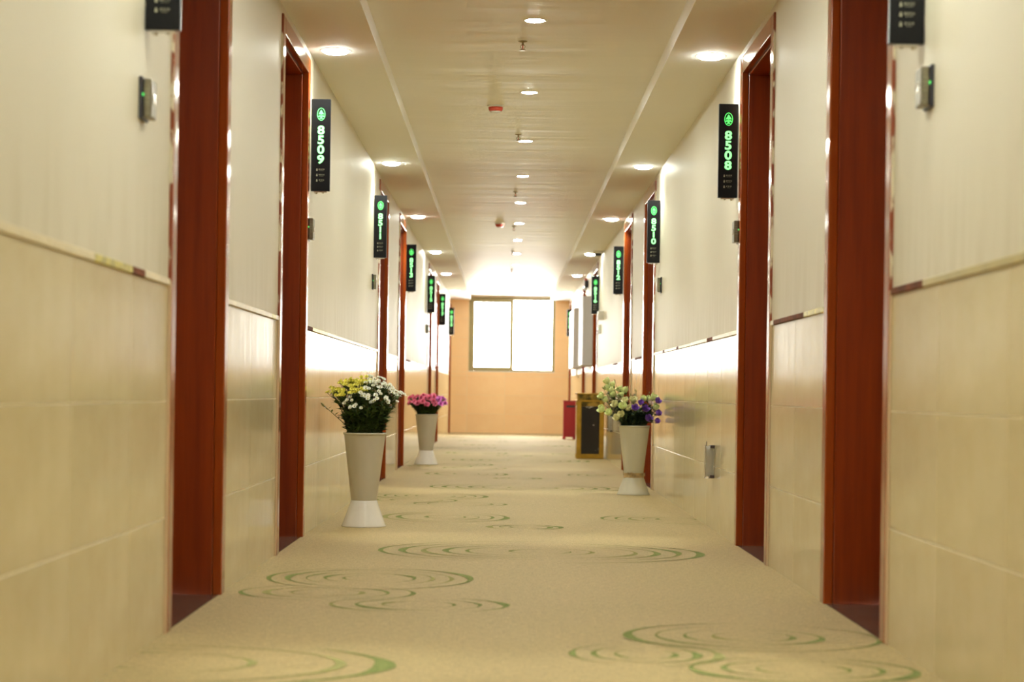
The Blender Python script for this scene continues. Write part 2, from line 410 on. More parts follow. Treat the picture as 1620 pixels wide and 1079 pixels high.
# ------------------------------------------------------------------ doors (local: hinge side y 0..1, wall face at x=0, room towards -S)
def door_meshes(S):
    d = {}
    CW, CT = 0.07, 0.009
    def mk(f, mats):
        bm = bmesh.new(); f(bm); return mesh('door_part', bm, mats)
    # casing profile boards, proud of the wall (towards the corridor = -S direction)
    d['casing_near'] = mk(lambda bm: box(bm, -S * CT, S * 0.02, 0.004, CW, 0, DTOP, 0.004, 3), M['casing'])
    d['casing_far'] = mk(lambda bm: box(bm, -S * CT, S * 0.02, 1 - CW, 1 - 0.004, 0, DTOP, 0.004, 3), M['casing'])
    d['casing_head'] = mk(lambda bm: box(bm, -S * CT, S * 0.02, CW, 1 - CW, DTOP - CW, DTOP, 0.004, 3), M['casing'])
    d['bead_near'] = mk(lambda bm: box(bm, -S * (CT - 0.001), S * 0.0, 0.0, 0.004, 0, DTOP), M['smear'])
    def jamb(y0, y1):
        def f(bm):
            box(bm, S * 0.02, S * 0.24, y0, y1, 0, DTOP - 0.06, 0.002, 1)
        return f
    d['jamb_near'] = mk(jamb(0.03, 0.078), M['wood'])
    d['jamb_far'] = mk(jamb(1 - 0.078, 1 - 0.03), M['wood'])
    d['jamb_head'] = mk(lambda bm: box(bm, S * 0.02, S * 0.24, 0.078, 1 - 0.078, DTOP - 0.078, DTOP - 0.03, 0.002, 1), M['wood'])
    def leaf(bm):
        box(bm, S * 0.185, S * 0.228, 0.078, 0.922, 0.006, DTOP - 0.078, 0.002, 1)
        for (a, b_) in ((0.25, 0.95), (1.08, 1.85)):
            box(bm, S * 0.181, S * 0.187, 0.20, 0.80, a, b_, 0.004, 2)
    d['leaf'] = mk(leaf, M['wood'])
    def handle(bm):
        box(bm, S * 0.175, S * 0.187, 0.11, 0.16, 0.92, 1.14, 0.003, 2)
        tube(bm, [(S * 0.185, 0.135, 1.05), (S * 0.14, 0.135, 1.05)], 0.009, 10)
        tube(bm, [(S * 0.142, 0.13, 1.05), (S * 0.14, 0.19, 1.05), (S * 0.145, 0.255, 1.048)], 0.009, 10)
    d['handle'] = mk(handle, M['chrome'])
    d['threshold'] = mk(lambda bm: box(bm, S * 0.0005, S * 0.24, 0.0, 1.0, -0.12, 0.002), M['threshold'])
    return d
dn = 0
OL = ['nearest', 'second', 'third', 'fourth', 'fifth', 'sixth', 'farthest']
for S, X0, ds, nm in ((-1, XL, LD, 'left'), (1, XR, RD, 'right')):
    D = door_meshes(S)
    for i, a in enumerate(ds):
        dn += 1
        e = tagp(empty('door_%d' % dn, (S * X0, a, 0)), '%s dark red mahogany doorway along the %s wall' % (OL[i], nm), kind='structure')
        link('casing', D['casing_near'], e); link('casing', D['casing_far'], e); link('casing', D['casing_head'], e)
        link('casing_edge', D['bead_near'], e)
        link('jamb', D['jamb_near'], e); link('jamb', D['jamb_far'], e); link('jamb', D['jamb_head'], e)
        lf = link('door_leaf', D['leaf'], e); link('door_handle', D['handle'], lf)
        link('threshold', D['threshold'], e)

# ------------------------------------------------------------------ carpet ring motifs
def motif(cx, cy, rx, ry, seed, thick=1.0, strong=True):
    r_ = random.Random(seed); bm = bmesh.new(); bmf = bmesh.new()
    rings = max(3, int(min(rx, ry) / 0.065))
    for k in range(rings):
        f = 1.0 - k / (rings + 0.4)
        for side in (0, math.pi):
            a0 = side + r_.uniform(-0.35, 0.35); sweep = r_.uniform(1.05, 1.75)
            if k and r_.random() < 0.10: continue
            target = bm if r_.random() < 0.75 else bmf
            wmax = (0.036 if r_.random() < 0.4 else 0.021) * thick * (0.5 + 0.5 * f)
            off = r_.uniform(-0.5, 0.5)                     # where along the arc it swells
            sh = 0.0
            n = 30; prev = None
            for i in range(n + 1):
                u = i / n * 2 - 1; an = a0 + u * sweep
                w = wmax * (0.26 + 0.74 * math.exp(-((u - off * 0.5) / 0.26) ** 2)) * max(0.10, 1 - abs(u) ** 5)
                jx = r_.uniform(-0.0012, 0.0012)
                c, s = math.cos(an), math.sin(an)
                p = []
                for q in (-w / 2, w / 2):
                    x = cx + (rx * f + q + jx) * c; y = cy + sh + (ry * f + q + jx) * s
                    x = max(-XL + 0.004, min(XR - 0.004, x))
                    p.append(target.verts.new((x, y, 0.0012)))
                if prev and (prev[0].co - prev[1].co).length > 1e-5 and (prev[0].co - p[0].co).length > 1e-5 and abs(x) < 2:
                    if not (prev[0].co.x == prev[1].co.x == p[0].co.x == p[1].co.x):
                        target.faces.new((prev[0], prev[1], p[1], p[0]))
                prev = p
    for bb, mat in ((bm, M['green_pile']), (bmf, M['faded_pile'])):
        if not bb.faces: bb.free(); continue
        o = link('ring_motif', mesh('ring_motif', bb, mat), floor)
        for p in o.data.polygons:
            if p.normal.z < 0: p.flip() if hasattr(p, 'flip') else None
near = [(-0.45, 6.35, 0.34, 0.36), (-0.55, 5.88, 0.27, 0.22), (-0.25, 5.58, 0.26, 0.2), (0.66, 4.94, 0.33, 0.28), (0.35, 4.58, 0.18, 0.2), (0.70, 4.36, 0.26, 0.2)]
for i, q in enumerate(near): motif(*q, 40 + i, 0.85)
motif(-0.82, 4.33, 0.55, 0.36, 91, 1.5)
rep = [(0.148, 7.51, 0.64, 0.5), (-0.295, 9.52, 0.31, 0.38), (0.1, 8.87, 0.17, 0.16), (0.88, 9.58, 0.38, 0.34), (-0.45, 11.43, 0.34, 0.36), (-0.55, 10.96, 0.27, 0.22), (-0.25, 10.66, 0.26, 0.2)]
for k in range(-2, 5):
    for i, (x, y, a, b_) in enumerate(rep):
        yy = y + 5.08 * k
        if yy < -2.5 or yy > 29.0 or (k == -1 and i >= 4 and yy > 4.2 and False): continue
        if k == -1 and 4.2 < yy < 6.8: continue
        motif(x, yy, a, b_, 200 + i, 1.0)

# ------------------------------------------------------------------ ceiling lamps
ORD = ['first', 'second', 'third', 'fourth', 'fifth', 'sixth', 'seventh', 'eighth', 'ninth', 'tenth', 'eleventh', 'twelfth', 'thirteenth', 'fourteenth', 'fifteenth', 'sixteenth', 'seventeenth', 'eighteenth', 'nineteenth', 'twentieth', 'twenty-first', 'twenty-second', 'twenty-third', 'twenty-fourth']
bm = bmesh.new(); lathe(bm, [(0.040, 0.0), (0.040, -0.003), (0.048, -0.002), (0.050, 0.0)], 32, cap0=False, cap1=False); rim_c = mesh('lamp_rim', bm, M['white_plastic'], True)
bm = bmesh.new(); lathe(bm, [(0.040, 0.0), (0.040, -0.0015), (0.030, -0.0035), (0.015, -0.0045)], 24, cap0=True, cap1=True); lens_c = mesh('lamp_lens', bm, M['lamp_centre'])
ys = [0.33 + 1.86 * k for k in range(-1, 16)]
vis = 0
for y in ys:
    e = empty('centre_downlight', (0.10, y, CEI))
    if y > 7:
        vis += 1; lab = '%s round white downlight counted from the near end of the middle ceiling' % ORD[vis - 1]
    else: lab = 'round white downlight in the middle ceiling nearer than the picture shows'
    tagp(e, lab, 'ceiling light', 'round downlights along the middle of the ceiling')
    link('lamp_rim', rim_c, e); link('lens', lens_c, e)
bm = bmesh.new(); lathe(bm, [(0.058, 0.0), (0.058, -0.002), (0.066, -0.002), (0.068, 0.0)], 36, cap0=False, cap1=False); rim_s = mesh('lamp_rim', bm, M['white_plastic'], True)
bm = bmesh.new(); lathe(bm, [(0.058, 0.0), (0.056, -0.006), (0.046, -0.012), (0.028, -0.016), (0.008, -0.018)], 28, cap0=True, cap1=True); lens_s = mesh('lamp_dome', bm, M['lamp_side'])
spots = {}
for S, x, tx in ((-1, -0.757, 0.19), (1, 0.868, -0.21)):
    L = bpy.data.lights.new('soffit_beam', 'SPOT'); L.energy = SIDE_SPOT; L.color = LAMP_COL
    L.spot_size = R(27); L.spot_blend = 1.0; L.shadow_soft_size = 0.03
    W = bpy.data.lights.new('soffit_wash', 'SPOT'); W.energy = 15.0; W.color = LAMP_COL
    W.spot_size = R(125); W.spot_blend = 0.5; W.shadow_soft_size = 0.03
    v = 0
    for i, y in enumerate((0.4, 4.3, 8.13, 12.1, 15.75, 19.7, 23.3, 27.2)):
        e = empty('soffit_downlight', (x, y, SOF))
        if y > 7: v += 1
        tagp(e, ('%s bright downlight counted from the near end of the %s soffit' % (ORD[v - 1], 'left' if S < 0 else 'right')) if y > 7 else
             'bright downlight in the %s soffit nearer than the picture shows' % ('left' if S < 0 else 'right'),
             'ceiling light', 'downlights in the %s soffit' % ('left' if S < 0 else 'right'))
        link('lamp_rim', rim_s, e); link('lens', lens_s, e)
        lo = bpy.data.objects.new('soffit_beam', L); COL.objects.link(lo); lo.parent = e; lo.location = (0, 0, -0.04)
        lo.rotation_euler = (0, -math.atan(tx), 0)
        wo = bpy.data.objects.new('soffit_wash', W); COL.objects.link(wo); wo.parent = e; wo.location = (0, 0, -0.04)

# ------------------------------------------------------------------ sprinklers, detectors, dome
bm = bmesh.new()
lathe(bm, [(0.020, 0), (0.020, -0.002), (0.012, -0.005), (0.005, -0.006), (0.005, -0.018)], 16)
tube(bm, [(0.005, 0, -0.016), (0.011, 0, -0.022), (0.005, 0, -0.036)], 0.0016, 6); tube(bm, [(-0.005, 0, -0.016), (-0.011, 0, -0.022), (-0.005, 0, -0.036)], 0.0016, 6)
body = mesh('sprinkler_body', bm, M['brass'])
bm = bmesh.new(); lathe(bm, [(0.004, -0.034), (0.014, -0.038), (0.014, -0.040), (0.002, -0.040)], 14); defl = mesh('deflector', bm, M['brass'])
bm = bmesh.new(); lathe(bm, [(0.0025, -0.018), (0.003, -0.026), (0.002, -0.035)], 8); bulb = mesh('glass_bulb', bm, M['red_plastic'])
for k, y in enumerate((5.2, 8.24, 11.2, 14.4, 17.4, 20.4, 23.4, 26.5)):
    e = tagp(empty('fire_sprinkler', (0.054, y, CEI)), ('%s small brass fire sprinkler hanging from the middle ceiling, counted from the near end' % ORD[k - 1]) if k else
             'small brass fire sprinkler nearer than the picture shows', 'sprinkler', 'fire sprinklers along the ceiling')
    link('sprinkler_body', body, e); link('deflector', defl, e); link('glass_bulb', bulb, e)
bm = bmesh.new(); lathe(bm, [(0.047, 0), (0.047, -0.006), (0.042, -0.009)], 28); d_base = mesh('detector_base', bm, M['white_plastic'])
bm = bmesh.new(); lathe(bm, [(0.040, -0.009), (0.037, -0.024), (0.031, -0.031)], 28); d_body = mesh('detector_body', bm, M['red_plastic'])
bm = bmesh.new(); lathe(bm, [(0.031, -0.031), (0.027, -0.037), (0.010, -0.040)], 28); d_cap = mesh('detector_cap', bm, M['white_plastic'])
for y, lab in ((10.1, 'red and white smoke detector on the near part of the ceiling'), (17.1, 'red and white smoke detector farther along the ceiling')):
    e = tagp(empty('smoke_detector', (-0.075, y, CEI)), lab, 'smoke detector', 'smoke detectors on the ceiling')
    link('detector_base', d_base, e); link('detector_body', d_body, e); link('detector_cap', d_cap, e)
e = tagp(empty('dome_camera', (0.93, 19.3, SOF)), 'small white dome camera under the right soffit near sign 8516', 'camera')
bm = bmesh.new(); lathe(bm, [(0.052, 0), (0.052, -0.018), (0.046, -0.024)], 28); link('camera_base', mesh('camera_base', bm, M['white_plastic']), e)
bm = bmesh.new(); lathe(bm, [(0.038, -0.024), (0.034, -0.040), (0.022, -0.050), (0.006, -0.054)], 28); link('camera_dome', mesh('camera_dome', bm, M['dark_plastic'], True), e)

# ------------------------------------------------------------------ room number signs
tcache = {}
def text_mesh(body, size, mat, offset=0.0, align='CENTER'):
    k = (body, size, mat.name, offset)
    if k in tcache: return tcache[k]
    cu = bpy.data.curves.new('lettering', 'FONT'); cu.body = body; cu.size = size; cu.align_x = align; cu.align_y = 'CENTER'
    cu.offset = offset; cu.extrude = 0.0003; cu.resolution_u = 4
    ob = bpy.data.objects.new('lettering_tmp', cu); COL.objects.link(ob)
    bpy.context.view_layer.update()
    dg = bpy.context.evaluated_depsgraph_get()
    me = bpy.data.meshes.new_from_object(ob.evaluated_get(dg))
    bpy.data.objects.remove(ob); bpy.data.curves.remove(cu)
    me.materials.clear(); me.materials.append(mat)
    tcache[k] = me; return me
def merge_text(items, mat, face=1):
    """items: (mesh, x, z, sx, sz) laid on a vertical face that looks to -Y (face 1) or +Y (face -1)"""
    bm = bmesh.new()
    for me, x, z, sx, sz in items:
        b2 = bmesh.new(); b2.from_mesh(me)
        for v in b2.verts: v.co = Vector(((v.co.x * sx + x) * face, -v.co.z * face, v.co.y * sz + z))
        tmp = bpy.data.meshes.new('tmp'); b2.to_mesh(tmp); b2.free(); bm.from_mesh(tmp); bpy.data.meshes.remove(tmp)
    me = bpy.data.meshes.new('lettering'); bm.to_mesh(me); bm.free(); me.materials.append(mat); return me
SH, SWD, ST = 0.405, 0.083, 0.026
def logo_mesh(face):
    bm = bmesh.new(); y = -0.0004 * face; zc = SH * (1 - 0.165)
    a, b_, w, n = 0.0195, 0.0300, 0.0028, 40
    o1 = [bm.verts.new((a * math.cos(2 * math.pi * i / n), y, zc + b_ * math.sin(2 * math.pi * i / n))) for i in range(n)]
    o2 = [bm.verts.new(((a - w) * math.cos(2 * math.pi * i / n), y, zc + (b_ - w) * math.sin(2 * math.pi * i / n))) for i in range(n)]
    for i in range(n): bm.faces.new((o1[i], o1[(i + 1) % n], o2[(i + 1) % n], o2[i]))
    # stepped tree crown
    pts = [(-0.0135, -0.001), (-0.0125, 0.002), (-0.0095, 0.0065), (-0.0085, 0.0095), (-0.0055, 0.0125), (-0.0045, 0.0155), (-0.002, 0.0195), (0, 0.0212),
           (0.002, 0.0195), (0.0045, 0.0155), (0.0055, 0.0125), (0.0085, 0.0095), (0.0095, 0.0065), (0.0125, 0.002), (0.0135, -0.001), (0.006, -0.0005), (0.0016, -0.0015), (0.0016, -0.004), (-0.0016, -0.004), (-0.0016, -0.0015), (-0.006, -0.0005)]
    c = bm.verts.new((0, y, zc + 0.006)); vs = [bm.verts.new((p[0], y, zc + p[1])) for p in pts]
    for i in range(len(vs)): bm.faces.new((c, vs[i], vs[(i + 1) % len(vs)]))
    for (hw, z0, z1) in ((0.012, -0.0075, -0.005), (0.0172, -0.0125, -0.0088), (0.0075, -0.0215, -0.0165), (0.0035, -0.0165, -0.0125)):
        q = [bm.verts.new((sx * hw, y, zc + z)) for sx, z in ((-1, z0), (1, z0), (1, z1), (-1, z1))]; bm.faces.new(q)
    for v in bm.verts: v.co.x *= 0.93; v.co.z = zc + (v.co.z - zc) * 0.93
    me = bpy.data.meshes.new('logo'); bm.to_mesh(me); bm.free(); me.materials.append(M['led']); return me
logos = {1: logo_mesh(1), -1: logo_mesh(-1)}
bm = bmesh.new(); box(bm, -SWD / 2, SWD / 2, 0.0012, ST - 0.0012, 0, SH, 0.0015, 2); case_me = mesh('sign_case', bm, M['black_case'])
bm = bmesh.new(); box(bm, -SWD / 2 + 0.0005, SWD / 2 - 0.0005, 0, 0.003, 0.0005, SH - 0.0005, 0.0006, 1); face_f = mesh('sign_face', bm, M['black_glass'])
bm = bmesh.new(); box(bm, -SWD / 2 + 0.0005, SWD / 2 - 0.0005, ST - 0.003, ST, 0.0005, SH - 0.0005, 0.0006, 1); face_b = mesh('sign_face', bm, M['black_glass'])
infos = {}
def info(face):
    if face in infos: return infos[face]
    it = []
    for k, (a, b_) in enumerate((('请勿打扰', 'Do Not Disturb'), ('请即打扫', 'Make Up Room'), ('请 稍 候', 'Please Wait'))):
        z = SH * (0.232 - 0.058 * k)
        it.append((text_mesh(a, 0.0068, M['print'], 0.0), 0.0045, z + 0.001, 1, 1.0))
        it.append((text_mesh(b_, 0.0030, M['print'], 0.0), 0.0045, z - 0.0048, 1, 1))
    me = merge_text(it, M['print'], face)
    bm = bmesh.new(); bm.from_mesh(me)
    for k in range(3):      # small pictogram squares in front of each line
        z = SH * (0.232 - 0.058 * k) - 0.001; y = -0.0003 * face; x = -0.0155 * face
        for (dx, dz, w, h) in ((0, 0.0036, 0.0022, 0.0022), (0, -0.0018, 0.0032, 0.0028)):
            q = [bm.verts.new((x + sx * w, y, z + dz + sz * h)) for sx, sz in ((-1, -1), (1, -1), (1, 1), (-1, 1))]; bm.faces.new(q)
    bm.to_mesh(me); bm.free()
    infos[face] = me; return me
def number_mesh(num, face):
    it = []
    for k, ch in enumerate(num):
        it.append((text_mesh(ch, 0.0525, M['led_core'], 0.0018), 0, SH * (0.658 - 0.106 * k), 1.17, 0.97))
    return merge_text(it, M['led_core'], face)
bm = bmesh.new()
box(bm, -0.028, 0.030, 0.004, ST - 0.004, -0.006, 0.0, 0.0015, 1)
lathe(bm, [(0.006, -0.012), (0.007, -0.006)], 12, (0.020, ST / 2)); lathe(bm, [(0.004, -0.010), (0.005, -0.006)], 12, (-0.010, ST / 2))
clip_me = mesh('chrome_clip', bm, M['chrome'])
def sign(S, X0, y, z, num, where):
    cx = S * (X0 - 0.003 - SWD / 2)
    e = tagp(empty('room_number_sign', (cx, y, z)), 'black sign with green room number %s, %s' % (num, where), 'sign', 'lit room number signs')
    link('sign_case', case_me, e); link('sign_face', face_f, e); link('sign_face', face_b, e)
    c = link('bottom_clip', clip_me, e)
    if S < 0: c.scale = (-1, 1, 1)
    x1 = S * (SWD / 2 + 0.003)
    for zz in (0.05, SH - 0.06):
        bm = bmesh.new(); box(bm, S * (SWD / 2 - 0.002), x1, 0.006, ST - 0.006, zz, zz + 0.02)
        link('wall_bracket', mesh('wall_bracket', bm, M['chrome']), e)
    for f in (1, -1):
        yy = -0.0004 if f == 1 else ST + 0.0004
        link('room_number', number_mesh(num, f), e, (0, yy, 0)); link('logo', logos[f], e, (0, yy, 0)); link('service_lines', info(f), e, (0, yy, 0))
for y, z, num, w in ((4.47, 1.487, '8507', 'nearest on the left wall, its top cut off'), (8.27, 1.512, '8509', 'second on the left wall'), (12.2, 1.502, '8511', 'third on the left wall'),
                     (16.2, 1.50, '8513', 'fourth on the left wall'), (20.5, 1.50, '8515', 'fifth on the left wall'), (24.2, 1.50, '8517', 'sixth on the left wall'), (28.2, 1.50, '8519', 'farthest on the left wall')):
    sign(-1, XL, y, z, num, w)
for y, z, num, w in ((4.48, 1.480, '8506', 'nearest on the right wall, its top cut off'), (8.10, 1.490, '8508', 'second on the right wall'), (12.18, 1.492, '8510', 'third on the right wall'),
                     (16.0, 1.492, '8512', 'fourth on the right wall'), (20.1, 1.495, '8516', 'fifth on the right wall'), (28.2, 1.50, '8520', 'far end of the right wall')):
    sign(1, XR, y, z, num, w)

# ------------------------------------------------------------------ door bell plates under the signs
def plate(S, X0, y, z, num, white=False, where=''):
    e = tagp(empty('doorbell_plate', (S * X0, y, z)), ('white' if white else 'small steel') + ' doorbell plate, ' + where + ' wall, below sign ' + num, 'doorbell', 'doorbell plates below the signs')
    bm = bmesh.new(); box(bm, 0, -S * 0.009, -0.043, 0.043, -0.05, 0.05, 0.003, 2)
    link('back_plate', mesh('back_plate', bm, M['white_plastic'] if white else M['dark_plastic']), e)
    bm = bmesh.new(); box(bm, -S * 0.009, -S * 0.029, -0.034, 0.034, -0.046, 0.046, 0.004, 2)
    link('cover', mesh('cover', bm, M['white_plastic'] if white else M['steel']), e)
    bm = bmesh.new()
    box(bm, -S * 0.028, -S * 0.031, -0.012, 0.012, -0.012, 0.012, 0.001, 1)
    link('button', mesh('button', bm, M['chrome']), e)
    bm = bmesh.new(); box(bm, -S * 0.009, -S * 0.0115, -0.041, -0.037, 0.004, 0.010)
    link('indicator_light', mesh('indicator_light', bm, M['led']), e)
    bm = bmesh.new()
    for k in range(4): box(bm, -S * 0.012, -S * 0.026, -0.0346, -0.0335, 0.018 - 0.010 * k, 0.021 - 0.010 * k)
    link('engraved_lines', mesh('engraved_lines', bm, M['print']), e)
for y, z, n, w in ((4.46, 1.318, '8507', 'nearest on the left'), (8.18, 1.335, '8509', 'second on the left'), (12.15, 1.34, '8511', 'third on the left'), (20.4, 1.32, '8515', 'farthest on the left')): plate(-1, XL, y, z, n, False, w)
for y, z, n, w in ((4.42, 1.365, '8506', 'nearest on the right'), (8.02, 1.335, '8508', 'second on the right'), (12.05, 1.34, '8510', 'third on the right')): plate(1, XR, y, z, n, False, w)
plate(1, XR, 19.75, 1.32, '8516', True, 'right')
e = tagp(empty('junction_box', (XR, 19.2, 1.44)), 'small off-white box on the right wall beside sign 8516', 'junction box')
bm = bmesh.new(); box(bm, 0, -0.055, -0.05, 0.05, -0.045, 0.045, 0.005, 2); link('box_body', mesh('box_body', bm, M['white_plastic']), e)
bm = bmesh.new(); box(bm, -0.055, -0.062, -0.047, 0.047, -0.042, 0.042, 0.003, 2); link('cover', mesh('cover', bm, M['white_plastic']), e)
e = tagp(empty('fire_alarm', (XR, 22.9, 1.96)), 'small red and black alarm high on the right wall above the grey cabinet', 'alarm')
bm = bmesh.new(); box(bm, 0, -0.045, -0.035, 0.035, -0.03, 0.06, 0.006, 2); link('alarm_body', mesh('alarm_body', bm, M['dark_plastic']), e)
bm = bmesh.new(); box(bm, -0.01, -0.052, -0.03, 0.03, 0.06, 0.085, 0.008, 3); link('red_lens', mesh('red_lens', bm, M['red_plastic']), e)
bm = bmesh.new(); box(bm, -0.01, -0.050, -0.03, 0.03, -0.06, -0.03, 0.006, 3); link('white_foot', mesh('white_foot', bm, M['white_plastic']), e)

# ------------------------------------------------------------------ clear acrylic boxes low on the right wall
def acrylic(y, z, lab):
    e = tagp(empty('acrylic_box', (XR, y, z)), lab, 'acrylic box', 'clear acrylic boxes low on the right wall')
    bm = bmesh.new(); T = 0.003; W_, D_, H2 = 0.062, 0.045, 0.155
    box(bm, -D_, -D_ + T, 0, W_, 0, H2); box(bm, -D_ + T, 0, 0, T, 0, H2); box(bm, -D_ + T, 0, W_ - T, W_, 0, H2); box(bm, -D_ + T, 0, T, W_ - T, 0, T); 
    link('clear_shell', mesh('clear_shell', bm, M['clear']), e)
    bm = bmesh.new(); box(bm, -D_ + 0.006, -0.003, 0.012, 0.016, 0.008, H2 - 0.004); link('white_card', mesh('white_card', bm, M['white_plastic']), e)
    for zz in (0.0, H2 - 0.014):
        bm = bmesh.new(); box(bm, -0.020, 0, -0.004, W_ + 0.002, zz, zz + 0.014, 0.001, 1); link('bracket', mesh('bracket', bm, M['bracket']), e)
    for xx in (-D_, -0.001):
        bm = bmesh.new(); box(bm, xx, xx + 0.0015, -0.001, 0.0, 0, H2); link('edge_strip', mesh('edge_strip', bm, M['bracket']), e)
    bm = bmesh.new(); tube(bm, [(-D_ + 0.010, 0.03, H2 - 0.02), (-D_ + 0.010, 0.03, H2 + 0.018)], 0.002, 6); link('pin', mesh('pin', bm, M['bracket']), e)
M['bracket'] = simple('dark_brown_bracket', (0.05, 0.03, 0.03), 0.4)
acrylic(8.86, 0.245, 'clear acrylic box low on the right tiles beside doorway 8508')
acrylic(17.3, 0.29, 'clear acrylic box low on the right tiles in front of the gold bin')

# ------------------------------------------------------------------ electrical cabinets
def cabinet(y0, y1, z0, z1, lab, conduit):
    e = tagp(empty('electrical_cabinet', (XR, y0, z0)), lab, 'cabinet', 'grey wall cabinets at the far right')
    Dp = 0.115; Ly = y1 - y0; Hh = z1 - z0
    bm = bmesh.new(); box(bm, -Dp + 0.015, 0, 0, Ly, 0, Hh, 0.003, 1); link('cabinet_body', mesh('cabinet_body', bm, M['cabinet']), e)
    for k in range(2):
        bm = bmesh.new(); a = 0.004 + k * Ly / 2; box(bm, -Dp, -Dp + 0.015, a, a + Ly / 2 - 0.008, 0.004, Hh - 0.004, 0.003, 1)
        d = link('cabinet_door', mesh('cabinet_door', bm, M['cabinet']), e)
        bm = bmesh.new(); box(bm, -Dp - 0.006, -Dp, Ly / 2 - 0.05 + k * 0.07, Ly / 2 - 0.03 + k * 0.07, Hh / 2 - 0.03, Hh / 2 + 0.03, 0.002, 1)
        link('lock', mesh('lock', bm, M['chrome']), d)
    if conduit:
        bm = bmesh.new(); tube(bm, [(-0.06, 0.15, 0.01), (-0.06, 0.15, -0.09), (-0.02, 0.15, -0.12)], 0.012, 8); link('conduit', mesh('conduit', bm, M['white_plastic']), e)
cabinet(21.62, 22.72, 0.965, 1.765, 'nearer grey wall cabinet on the right wall behind sign 8516', False)
cabinet(24.62, 26.05, 0.975, 1.765, 'farther grey wall cabinet on the right wall near the window', True)

# ------------------------------------------------------------------ bins
e = tagp(empty('litter_bin', (0.835, 18.42, 0)), 'square gold trimmed bin with black marble panels by the right wall', 'bin')
W2, Dp = 0.135, 0.27
bm = bmesh.new(); box(bm, -W2 + 0.008, W2 - 0.008, 0.008, Dp - 0.008, 0.01, 0.575, 0.002, 1); link('bin_body', mesh('bin_body', bm, M['gold']), e)
for (a, b_) in ((-W2, -W2 + 0.045), (W2 - 0.045, W2)):
    for (c, d) in ((0, 0.04), (Dp - 0.04, Dp)):
        bm = bmesh.new(); box(bm, a, b_, c, d, 0, 0.56, 0.005, 2); link('corner_post', mesh('corner_post', bm, M['gold']), e)
bm = bmesh.new(); box(bm, -W2 + 0.045, W2 - 0.045, 0.002, 0.02, 0.0, 0.045, 0.004, 2); link('bottom_rail', mesh('bottom_rail', bm, M['gold']), e)
bm = bmesh.new(); box(bm, -W2 + 0.047, W2 - 0.047, 0.004, 0.012, 0.047, 0.515, 0.001, 1); link('marble_panel', mesh('marble_panel', bm, M['marble_black']), e)
bm = bmesh.new(); box(bm, -W2 + 0.0, -W2 + 0.006, 0.045, Dp - 0.045, 0.047, 0.515, 0.001, 1); link('marble_panel', mesh('marble_panel', bm, M['marble_black']), e)
bm = bmesh.new(); box(bm, -W2 + 0.045, W2 - 0.045, 0.002, 0.02, 0.517, 0.56, 0.003, 1); link('marbled_band', mesh('marbled_band', bm, M['gold_band']), e)
bm = bmesh.new(); box(bm, -W2 - 0.004, W2 + 0.004, -0.004, Dp + 0.004, 0.56, 0.575, 0.004, 2); link('middle_ledge', mesh('middle_ledge', bm, M['gold']), e)
bm = bmesh.new(); box(bm, -W2 + 0.006, W2 - 0.006, 0.006, Dp - 0.006, 0.575, 0.632, 0.003, 1); link('top_band', mesh('top_band', bm, M['gold_band']), e)
bm = bmesh.new(); box(bm, -W2 - 0.006, W2 + 0.006, -0.006, Dp + 0.006, 0.632, 0.644, 0.004, 2); link('lid', mesh('lid', bm, M['gold']), e)
e = tagp(empty('maroon_bin', (0.895, 26.2, 0)), 'maroon box bin with dark slot, standing behind the gold bin', 'bin')
bm = bmesh.new(); box(bm, -0.085, 0.085, 0, 0.2, 0.03, 0.525, 0.006, 2); link('bin_body', mesh('bin_body', bm, M['maroon']), e)
bm = bmesh.new(); box(bm, -0.09, 0.09, -0.005, 0.205, 0.525, 0.542, 0.004, 2); link('lid', mesh('lid', bm, M['maroon']), e)
bm = bmesh.new(); box(bm, -0.045, 0.075, -0.006, 0.0, 0.445, 0.475, 0.001, 1); link('slot', mesh('slot', bm, M['dark_plastic']), e)
for a, b_ in ((-0.09, -0.05), (0.05, 0.09)):
    bm = bmesh.new(); box(bm, a, b_, -0.003, 0.203, 0, 0.034, 0.003, 1); link('foot', mesh('foot', bm, M['maroon']), e)

# ------------------------------------------------------------------ flower buckets
def bucket(x, y, cup, foot, lab, tape=False, rot=0):
    e = tagp(empty('flower_bucket', (x, y, 0), rot), lab, 'vase', 'pedestal flower buckets on the carpet')
    bm = bmesh.new(); lathe(bm, [(0.098, 0.0), (0.104, 0.0), (0.104, 0.004), (0.100, 0.012), (0.0615, 0.118), (0.0600, 0.122), (0.056, 0.122)], 56)
    link('bucket_foot', mesh('bucket_foot', bm, foot), e)
    bm = bmesh.new(); lathe(bm, [(0.030, 0.122), (0.0595, 0.122), (0.0605, 0.126), (0.0965, 0.425), (0.098, 0.430), (0.1015, 0.431), (0.1020, 0.436), (0.0990, 0.439), (0.0955, 0.437), (0.0935, 0.425), (0.058, 0.135), (0.02, 0.132)], 56)
    link('bucket_cup', mesh('bucket_cup', bm, cup), e)
    if tape:
        bm = bmesh.new(); r_ = random.Random(3); n = 40; rings = []
        for (r0, z) in ((0.0635, 0.104), (0.0655, 0.112), (0.0640, 0.120), (0.0655, 0.129), (0.0650, 0.140)):
            rings.append([bm.verts.new(((r0 + r_.uniform(-.0012, .0022)) * math.cos(2 * math.pi * i / n), (r0 + r_.uniform(-.0012, .0022)) * math.sin(2 * math.pi * i / n), z + r_.uniform(-.003, .003))) for i in range(n)])
        for a, b_ in zip(rings, rings[1:]):
            for i in range(n): bm.faces.new((a[i], a[(i + 1) % n], b_[(i + 1) % n], b_[i]))
        box(bm, 0.062, 0.072, -0.012, 0.004, 0.118, 0.138)
        me = mesh('tape_band', bm, M['tape']); o = link('tape_band', me, e); o['label'] = 'crumpled brown tape around the waist'
    return e
